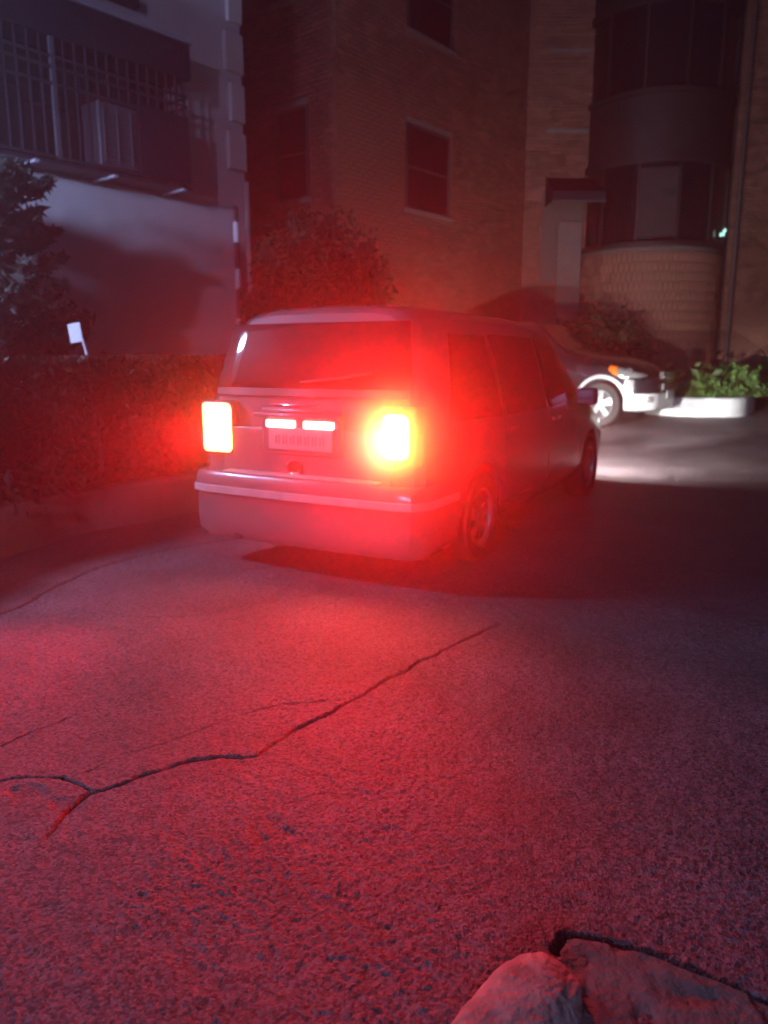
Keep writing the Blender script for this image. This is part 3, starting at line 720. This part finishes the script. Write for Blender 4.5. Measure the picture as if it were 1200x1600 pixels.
# windscreen & head lamps
P=[]
for i in range(9):
    y = -1+2*i/8; row = []
    for s in (4.0,3.85,3.7,3.58,3.48):
        q = interp_tab(vt, s); row.append((s+.006, y*(q[6]-.10), q[5]-.02*abs(y)+q[7]*(1-abs(y))+.012))
    P.append(row)
MB().grid(P).build('windscreen', M['glass'], van, solid=.01)
for sd in (-1,1):
    MB().box((4.80,sd*.70,.72),(.16,.28,.17), sd*-.35).build('headlamp', M['head'], van, bevel=.03)
    # low beam and wide spill
    lamp_light('SPOT','low_beam', van, (5.02, sd*.66, .72), (1,-.16,-.045), HEAD*.75, (1,.97,.90), 130, 1, .05)
    lamp_light('SPOT','low_beam', van, (5.03, sd*.66, .72), (1,-.13,-.035), HEAD*4.2, (1,.97,.93), 23, 1, .03)
    lamp_light('SPOT','beam_spill', van, (5.04, sd*.66, .74), (1,.05,-.05), HEAD*.09, (1,.94,.84), 172, .25, .04)
for x, y in ((.98,.84),(.98,-.84),(4.1,.84),(4.1,-.84)): wheel(van, x, y, .335, .22, M['dull_alloy'], 5)
MB().box((2.4,0,.3),(3.6,1.5,.12)).build('underbody', M['plastic'], van)
MB().tube([(.5,.5,.26),(-.08,.5,.25)], .03, 12).build('exhaust_pipe', M['guard'], van, smooth=True)

# ---- dark car parked at right. local x forward, origin at nose on ground
PH = R(33); hd = np.array([math.cos(PH), -math.sin(PH)])
suv = empty('dark_car', (0,0,0), -PH); tag(suv, 'dark off-road car with white lower trim parked nose towards white kerb', 'car')
wc = np.array([3.80,14.0]); lefts = np.array([-hd[1], hd[0]])   # left side of the car = away; near side is right (-y)
org_ = wc+lefts*.90-hd*4.05*1.0
suv.scale = (1.03,1.03,1.09)
suv.location = (org_[0], org_[1], float(gz(0,14.0)))
st_ = [(.05,.40,.74,.80,1.02,.78,1.60,.62,.01),(.2,.34,.86,.92,1.05,.90,1.68,.68,.03),(1.0,.32,.88,.945,1.06,.93,1.73,.70,.04),(2.3,.32,.88,.945,1.06,.93,1.73,.71,.04),(2.8,.32,.88,.94,1.06,.92,1.66,.70,.05),
 (3.35,.32,.88,.94,1.06,.91,1.22,.80,.06),(3.7,.32,.88,.94,1.00,.90,1.13,.78,.07),(4.3,.32,.87,.93,.95,.87,1.06,.72,.07),(4.62,.32,.82,.88,.88,.80,.97,.62,.06),(4.80,.34,.66,.72,.80,.64,.86,.48,.05),(4.86,.42,.50,.55,.72,.48,.76,.34,.04)]
srk = lambda s, z: .2*max(0,(z-1.05)/.7)*max(0,1-s/1.2)
make_body('body', st_, 4.8, srk, M['black_paint'], suv, (1.15,4.05), .41, .945)
for x, y in ((1.15,.83),(1.15,-.83)): wheel(suv, x, y, .365, .24, M['alloy'])
for y in (.83,-.83): wheel(suv, 4.05, y, .365, .24, M['alloy'], 5, steer=-.10)
for sd in (-1,1):
    # white arch flares
    for ax in (1.15,4.05):
        P = []
        for k in range(25):
            t = math.pi*(-.06+1.12*k/24); row = []
            for rr, yo in ((.405,-.02),(.405,.022),(.42,.030),(.460,.022),(.468,-.01)):
                s = ax+rr*math.cos(t); z = .385+rr*math.sin(t); row.append((s, sd*(yw(st_, min(s,4.70), max(z,.45))+yo), z))
            P.append(row)
        MB().grid(P).build('wheel_arch_flare', M['white_clad'], suv, smooth=40)
    side_patch(st_, srk, [(1.60,.33),(3.60,.33),(3.60,.50),(1.60,.50)], sd, .012, 10, 3).build('sill_cladding', M['white_clad'], suv, solid=.02)
    for q in ([(.45,1.12),(1.5,1.12),(1.5,1.58),(.7,1.58)],[(1.56,1.12),(2.35,1.12),(2.33,1.60),(1.56,1.60)],[(2.42,1.12),(3.15,1.14),(2.75,1.58),(2.40,1.60)]):
        side_patch(st_, srk, q, sd).build('side_window', M['glass'], suv, solid=.01)
    mr = MB().box((3.0,sd*1.04,1.18),(.13,.20,.16)).build('side_mirror', M['black_paint'], suv, bevel=.04, seg=3)
    # headlamp: swept lens following the corner
    P = []; P2 = []
    for k in range(13):
        s = 4.16+.60*k/12; zt_ = 1.02-.17*(k/12)**1.3; zb_ = zt_-.03-.155*math.sin(math.pi*min(1,(k+2.2)/14))
        row = [(s, sd*(yw(st_, s, zb_+(zt_-zb_)*v)+.010), zb_+(zt_-zb_)*v) for v in (0,.33,.66,1)]
        (P2 if k <= 3 else P).append(row)
        if k == 3: P.append(row)
    h_ = MB().grid(P).build('headlamp', M['clear'], suv, solid=.02, smooth=60)
    MB().grid(P2).build('turn_signal', M['amber'], h_, solid=.02, smooth=60)
    MB().tube([(4.50,sd*(yw(st_,4.5,.90)+.005),.90),(4.50,sd*(yw(st_,4.5,.90)+.024),.90)], .055, 20).build('reflector', M['chrome'], h_)
P = []
for s, w0 in ((3.37,.79),(3.1,.76),(2.82,.68)):
    P.append([(s, w0*t, interp_tab(st_, s)[5]+interp_tab(st_, s)[7]*(1-abs(t)*.7)*.8+.012) for t in np.linspace(-1,1,9)])
MB().grid(P).build('windscreen', M['glass'], suv, solid=.01)
# front bumper, white lower part + dark upper with grille
def fbump(prof, name, m, w=.93, front=4.98, back=4.46, n=28):
    P = []
    for i in range(n+1):
        t = -1+2*i/n; a = abs(t)
        if a < .45: y = t/.45*(w-.42); x = front-.05*(a/.45)**2; nx_, ny_ = 1, 0
        else:
            q = (a-.45)/.55; ang = q*math.pi/2; y = (w-.42)+.42*math.sin(ang); x = front-.05-(front-.05-back)*(1-math.cos(ang)); y *= (1 if t > 0 else -1)
            nx_, ny_ = math.cos(ang), math.sin(ang)*(1 if t > 0 else -1)
        P.append([(x+nx_*o, y+ny_*o, z) for o, z in prof])
    return MB().grid(P).build(name, m, suv, smooth=35)
fbump([(-.12,.80),(-.03,.80),(-.005,.77),(.0,.62),(.0,.555)], 'upper_bumper', M['black_paint'])
fbump([(-.03,.55),(.012,.55),(.022,.52),(.02,.36),(-.01,.29),(-.10,.26)], 'lower_bumper', M['white_clad'])
gr = MB().box((4.93,0,.835),(.08,.86,.15)).build('grille', M['plastic'], suv, bevel=.02)
for k in range(3): MB().box((4.975,0,.79+.045*k),(.02,.80,.014)).build('grille_bar', M['chrome'], gr, bevel=.004)
lo = MB().box((4.975,0,.66),(.05,.95,.11)).build('lower_grille', M['plastic'], suv, bevel=.01)
for k in range(3): MB().box((5.004,0,.625+.035*k),(.012,.9,.010)).build('grille_bar', M['guard'], lo)
npp = MB().box((5.015,-.05,.53),(.012,.50,.13)).build('number_plate', M['plate'], suv, bevel=.003)
for k in range(6): MB().box((5.0225,-.24+.073*k,.53),(.003,.035,.08)).build('plate_mark', M['ink'], npp)
for sd in (-1,1):
    y = sd*.66; fl = MB().box((4.80,sd*.74,.46),(.10,.20,.10), -sd*.75).build('fog_lamp', M['clear'], suv, bevel=.02)
MB().box((2.4,0,.40),(3.4,1.4,.12)).build('underbody', M['plastic'], suv)

# ============================================================ SMALL THINGS
sg = empty('small_sign', (-2.72,6.95,1.25), -.35); tag(sg, 'small blank white sign on a leaning stake above the left hedge', 'sign')
T = Matrix.Rotation(R(-8), 3, 'Y')
MB().box((0,0,.46),(.135,.006,.165), 0, T).build('sign_plate', M['sign'], sg)
MB().tube([(.05,.006,.47),(.105,.006,.27)], .011, 6).build('stake', M['sign'], sg)
MB().tube([(.105,.006,.265),(.2,.006,-.85)], .011, 6).build('stake_foot', M['pole'], sg)

# rounded kerb stone by the camera's feet
def rock_mesh():
    bm = bmesh.new(); bmesh.ops.create_icosphere(bm, subdivisions=5, radius=1)
    for v in bm.verts:
        p = v.co; q = Vector((math.copysign(abs(p.x)**.72, p.x), math.copysign(abs(p.y)**.8, p.y), math.copysign(abs(p.z)**.7, p.z)))
        n = float(vnoise(q.x*2+5, q.y*2+q.z*2+5, 1.1, 41))*.14+float(vnoise(q.x*5+50, q.y*5+q.z*4+50, 1.0, 42))*.06+float(vnoise(q.x*16+50, q.y*16+q.z*12+50, 1.0, 43))*.02
        q *= 1+n; v.co = Vector((q.x*.25, q.y*.105, q.z*.075))
    me = bpy.data.meshes.new('kerb_stone'); bm.to_mesh(me); bm.free(); me.materials.append(M['rock']); me.polygons.foreach_set('use_smooth', [True]*len(me.polygons)); return me
ks = bpy.data.objects.new('kerb_stone', rock_mesh()); COL.objects.link(ks); ks.location = (.275,1.435,.035); ks.rotation_euler = (R(6), R(4), R(52))
tag(ks, 'rounded pale kerb stone at the bottom edge beside the broken slab', 'stone')
# broken slab with ragged edge
a = [G(*p) for p in ((872,1485),(884,1463),(905,1466),(960,1475),(1020,1492),(1090,1522),(1150,1548),(1215,1572),(1330,1610))]
nS = 160
ex_ = np.interp(np.linspace(0,len(a)-1,nS), range(len(a)), [q[0] for q in a]); ey_ = np.interp(np.linspace(0,len(a)-1,nS), range(len(a)), [q[1] for q in a])
ey_ = ey_+.018*vnoise(ex_, ex_*0+3, .05, 51); P = []
for i in range(nS):
    row = [(ex_[i], ey_[i]-.006, -.03)]
    for j in range(46):
        t = (j/45)**1.5; x = ex_[i]+(-.12)*t+.1*t; y = (ey_[i]-.012)+(.55-ey_[i])*t
        z = .008+.012*float(vnoise(x,y,.15,52))+.006*float(vnoise(x,y,.03,53))-.010*float(sstep(.15,.35,vnoise(x,y,.06,54)))-(.012 if j == 0 else 0)
        row.append((x, y, z))
    P.append(row)
tag(MB().grid(P).build('broken_slab', M['slab'], smooth=40), 'dark broken paving slab with ragged edge at the bottom right', 'paving slab')
# loose stones on the drive
gm = []
for k in range(1500):
    px, py = rng.uniform(0,1200), rng.uniform(960,1590); x, y = G(px, py)
    s_ = rng.uniform(.0015,.0045)*(1+.3*rng.random()); c = np.array([x,y,.0045+s_*.3])
    ov = np.array([[1,0,0],[-1,0,0],[0,1,0],[0,-1,0],[0,0,.8],[0,0,-.8]])*(s_*rng.uniform(.6,1.3,(6,1)))
    gm.append(c+ov)
V = np.concatenate(gm); f0 = np.array([[0,2,4],[2,1,4],[1,3,4],[3,0,4],[2,0,5],[1,2,5],[3,1,5],[0,3,5]])
tag(np_mesh('grit', V, np.concatenate([f0+6*k for k in range(len(gm))]), M['kerb']), 'loose grit scattered on the asphalt', 'grit', kind='stuff')

# street lamps out of the picture: one left of the drive, one added behind the camera to fill the facade
def street_lamp(loc, rz, h, power, col, aim, label, size=.6):
    sl = empty('street_lamp', loc, rz); tag(sl, label, 'street lamp')
    MB().tube([(0,0,0),(0,0,1.2),(0,0,h-.12)], [.09,.06,.045], 14).build('pole', M['pole'], sl, smooth=True)
    MB().tube([(0,0,h-.15),(.25,0,h+.02),(.7,.0,h+.06)], .03, 10).build('arm', M['pole'], sl, smooth=True)
    MB().box((1.0,0,h+.07),(.75,.30,.09)).build('lamp_head', M['guard'], sl, bevel=.03)
    MB().box((1.0,0,h+.015),(.66,.24,.025)).build('lamp_panel', M['street'], sl)
    l = bpy.data.lights.new('street_light','AREA'); l.shape='RECTANGLE'; l.size=size; l.size_y=.22; l.energy=power; l.color=col
    o = bpy.data.objects.new('street_light', l); COL.objects.link(o); o.parent = sl; o.location=(1.0,0,h-.02)
    o.rotation_euler = (Matrix.Rotation(-rz, 3, 'Z') @ Vector(aim)).to_track_quat('-Z','Y').to_euler()
street_lamp((-6.3,4.9,0), 0, 3.76, STREET, (.42,.54,1), (.55,.60,-.25), 'short street lamp with cool white head left of the driveway')
street_lamp((-8.0,-16.0,0), 0, 6.2, FILL_LAMP, (.55,.52,1), (.12,.97,-.03), 'tall street lamp across the road behind the camera')

# ============================================================ HAZE
hz = MB().box((0,11,6.4),(60,40,15.4)).build('haze', M['soil']); hz.data.materials.clear()
m = bpy.data.materials.new('haze'); m.use_nodes = True; nt = m.node_tree; nt.nodes.clear()
o_ = nt.nodes.new('ShaderNodeOutputMaterial'); v = nt.nodes.new('ShaderNodeVolumePrincipled'); v.inputs['Color'].default_value = (.9,.9,.92,1)
v.inputs['Density'].default_value = .033; v.inputs['Anisotropy'].default_value = .9; nt.links.new(v.outputs[0], o_.inputs['Volume'])
hz.data.materials.append(m); tag(hz, 'thin evening haze lit red by the brake lights', kind='stuff')

# added mist imitating the lens halo of the right brake lamp, thickest at centre
mc = Vector((van.location.x, van.location.y, 0)) + Matrix.Rotation(math.pi/2-AL, 3, 'Z') @ Vector((-.06,-.80,1.0))
bm = bmesh.new(); bmesh.ops.create_icosphere(bm, subdivisions=3, radius=.50); me = bpy.data.meshes.new('exhaust_mist'); bm.to_mesh(me); bm.free()
mi = bpy.data.objects.new('exhaust_mist', me); COL.objects.link(mi); mi.location = mc
m = bpy.data.materials.new('mist'); m.use_nodes = True; nt = m.node_tree; N = nt.nodes; L = nt.links; N.clear()
o_ = N.new('ShaderNodeOutputMaterial'); v = N.new('ShaderNodeVolumePrincipled'); v.inputs['Color'].default_value = (.93,.93,.94,1); v.inputs['Anisotropy'].default_value = .4
tc = N.new('ShaderNodeTexCoord'); ln_ = N.new('ShaderNodeVectorMath'); ln_.operation = 'LENGTH'; L.new(tc.outputs['Object'], ln_.inputs[0])
r1 = N.new('ShaderNodeMapRange'); r1.interpolation_type = 'SMOOTHERSTEP'; r1.inputs[1].default_value = .48; r1.inputs[2].default_value = .0; r1.inputs[3].default_value = 0; r1.inputs[4].default_value = HALO_MIST
L.new(ln_.outputs['Value'], r1.inputs[0]); L.new(r1.outputs[0], v.inputs['Density']); L.new(v.outputs[0], o_.inputs['Volume'])
me.materials.append(m); tag(mi, 'thin exhaust mist glowing round the right brake lamp', kind='stuff')
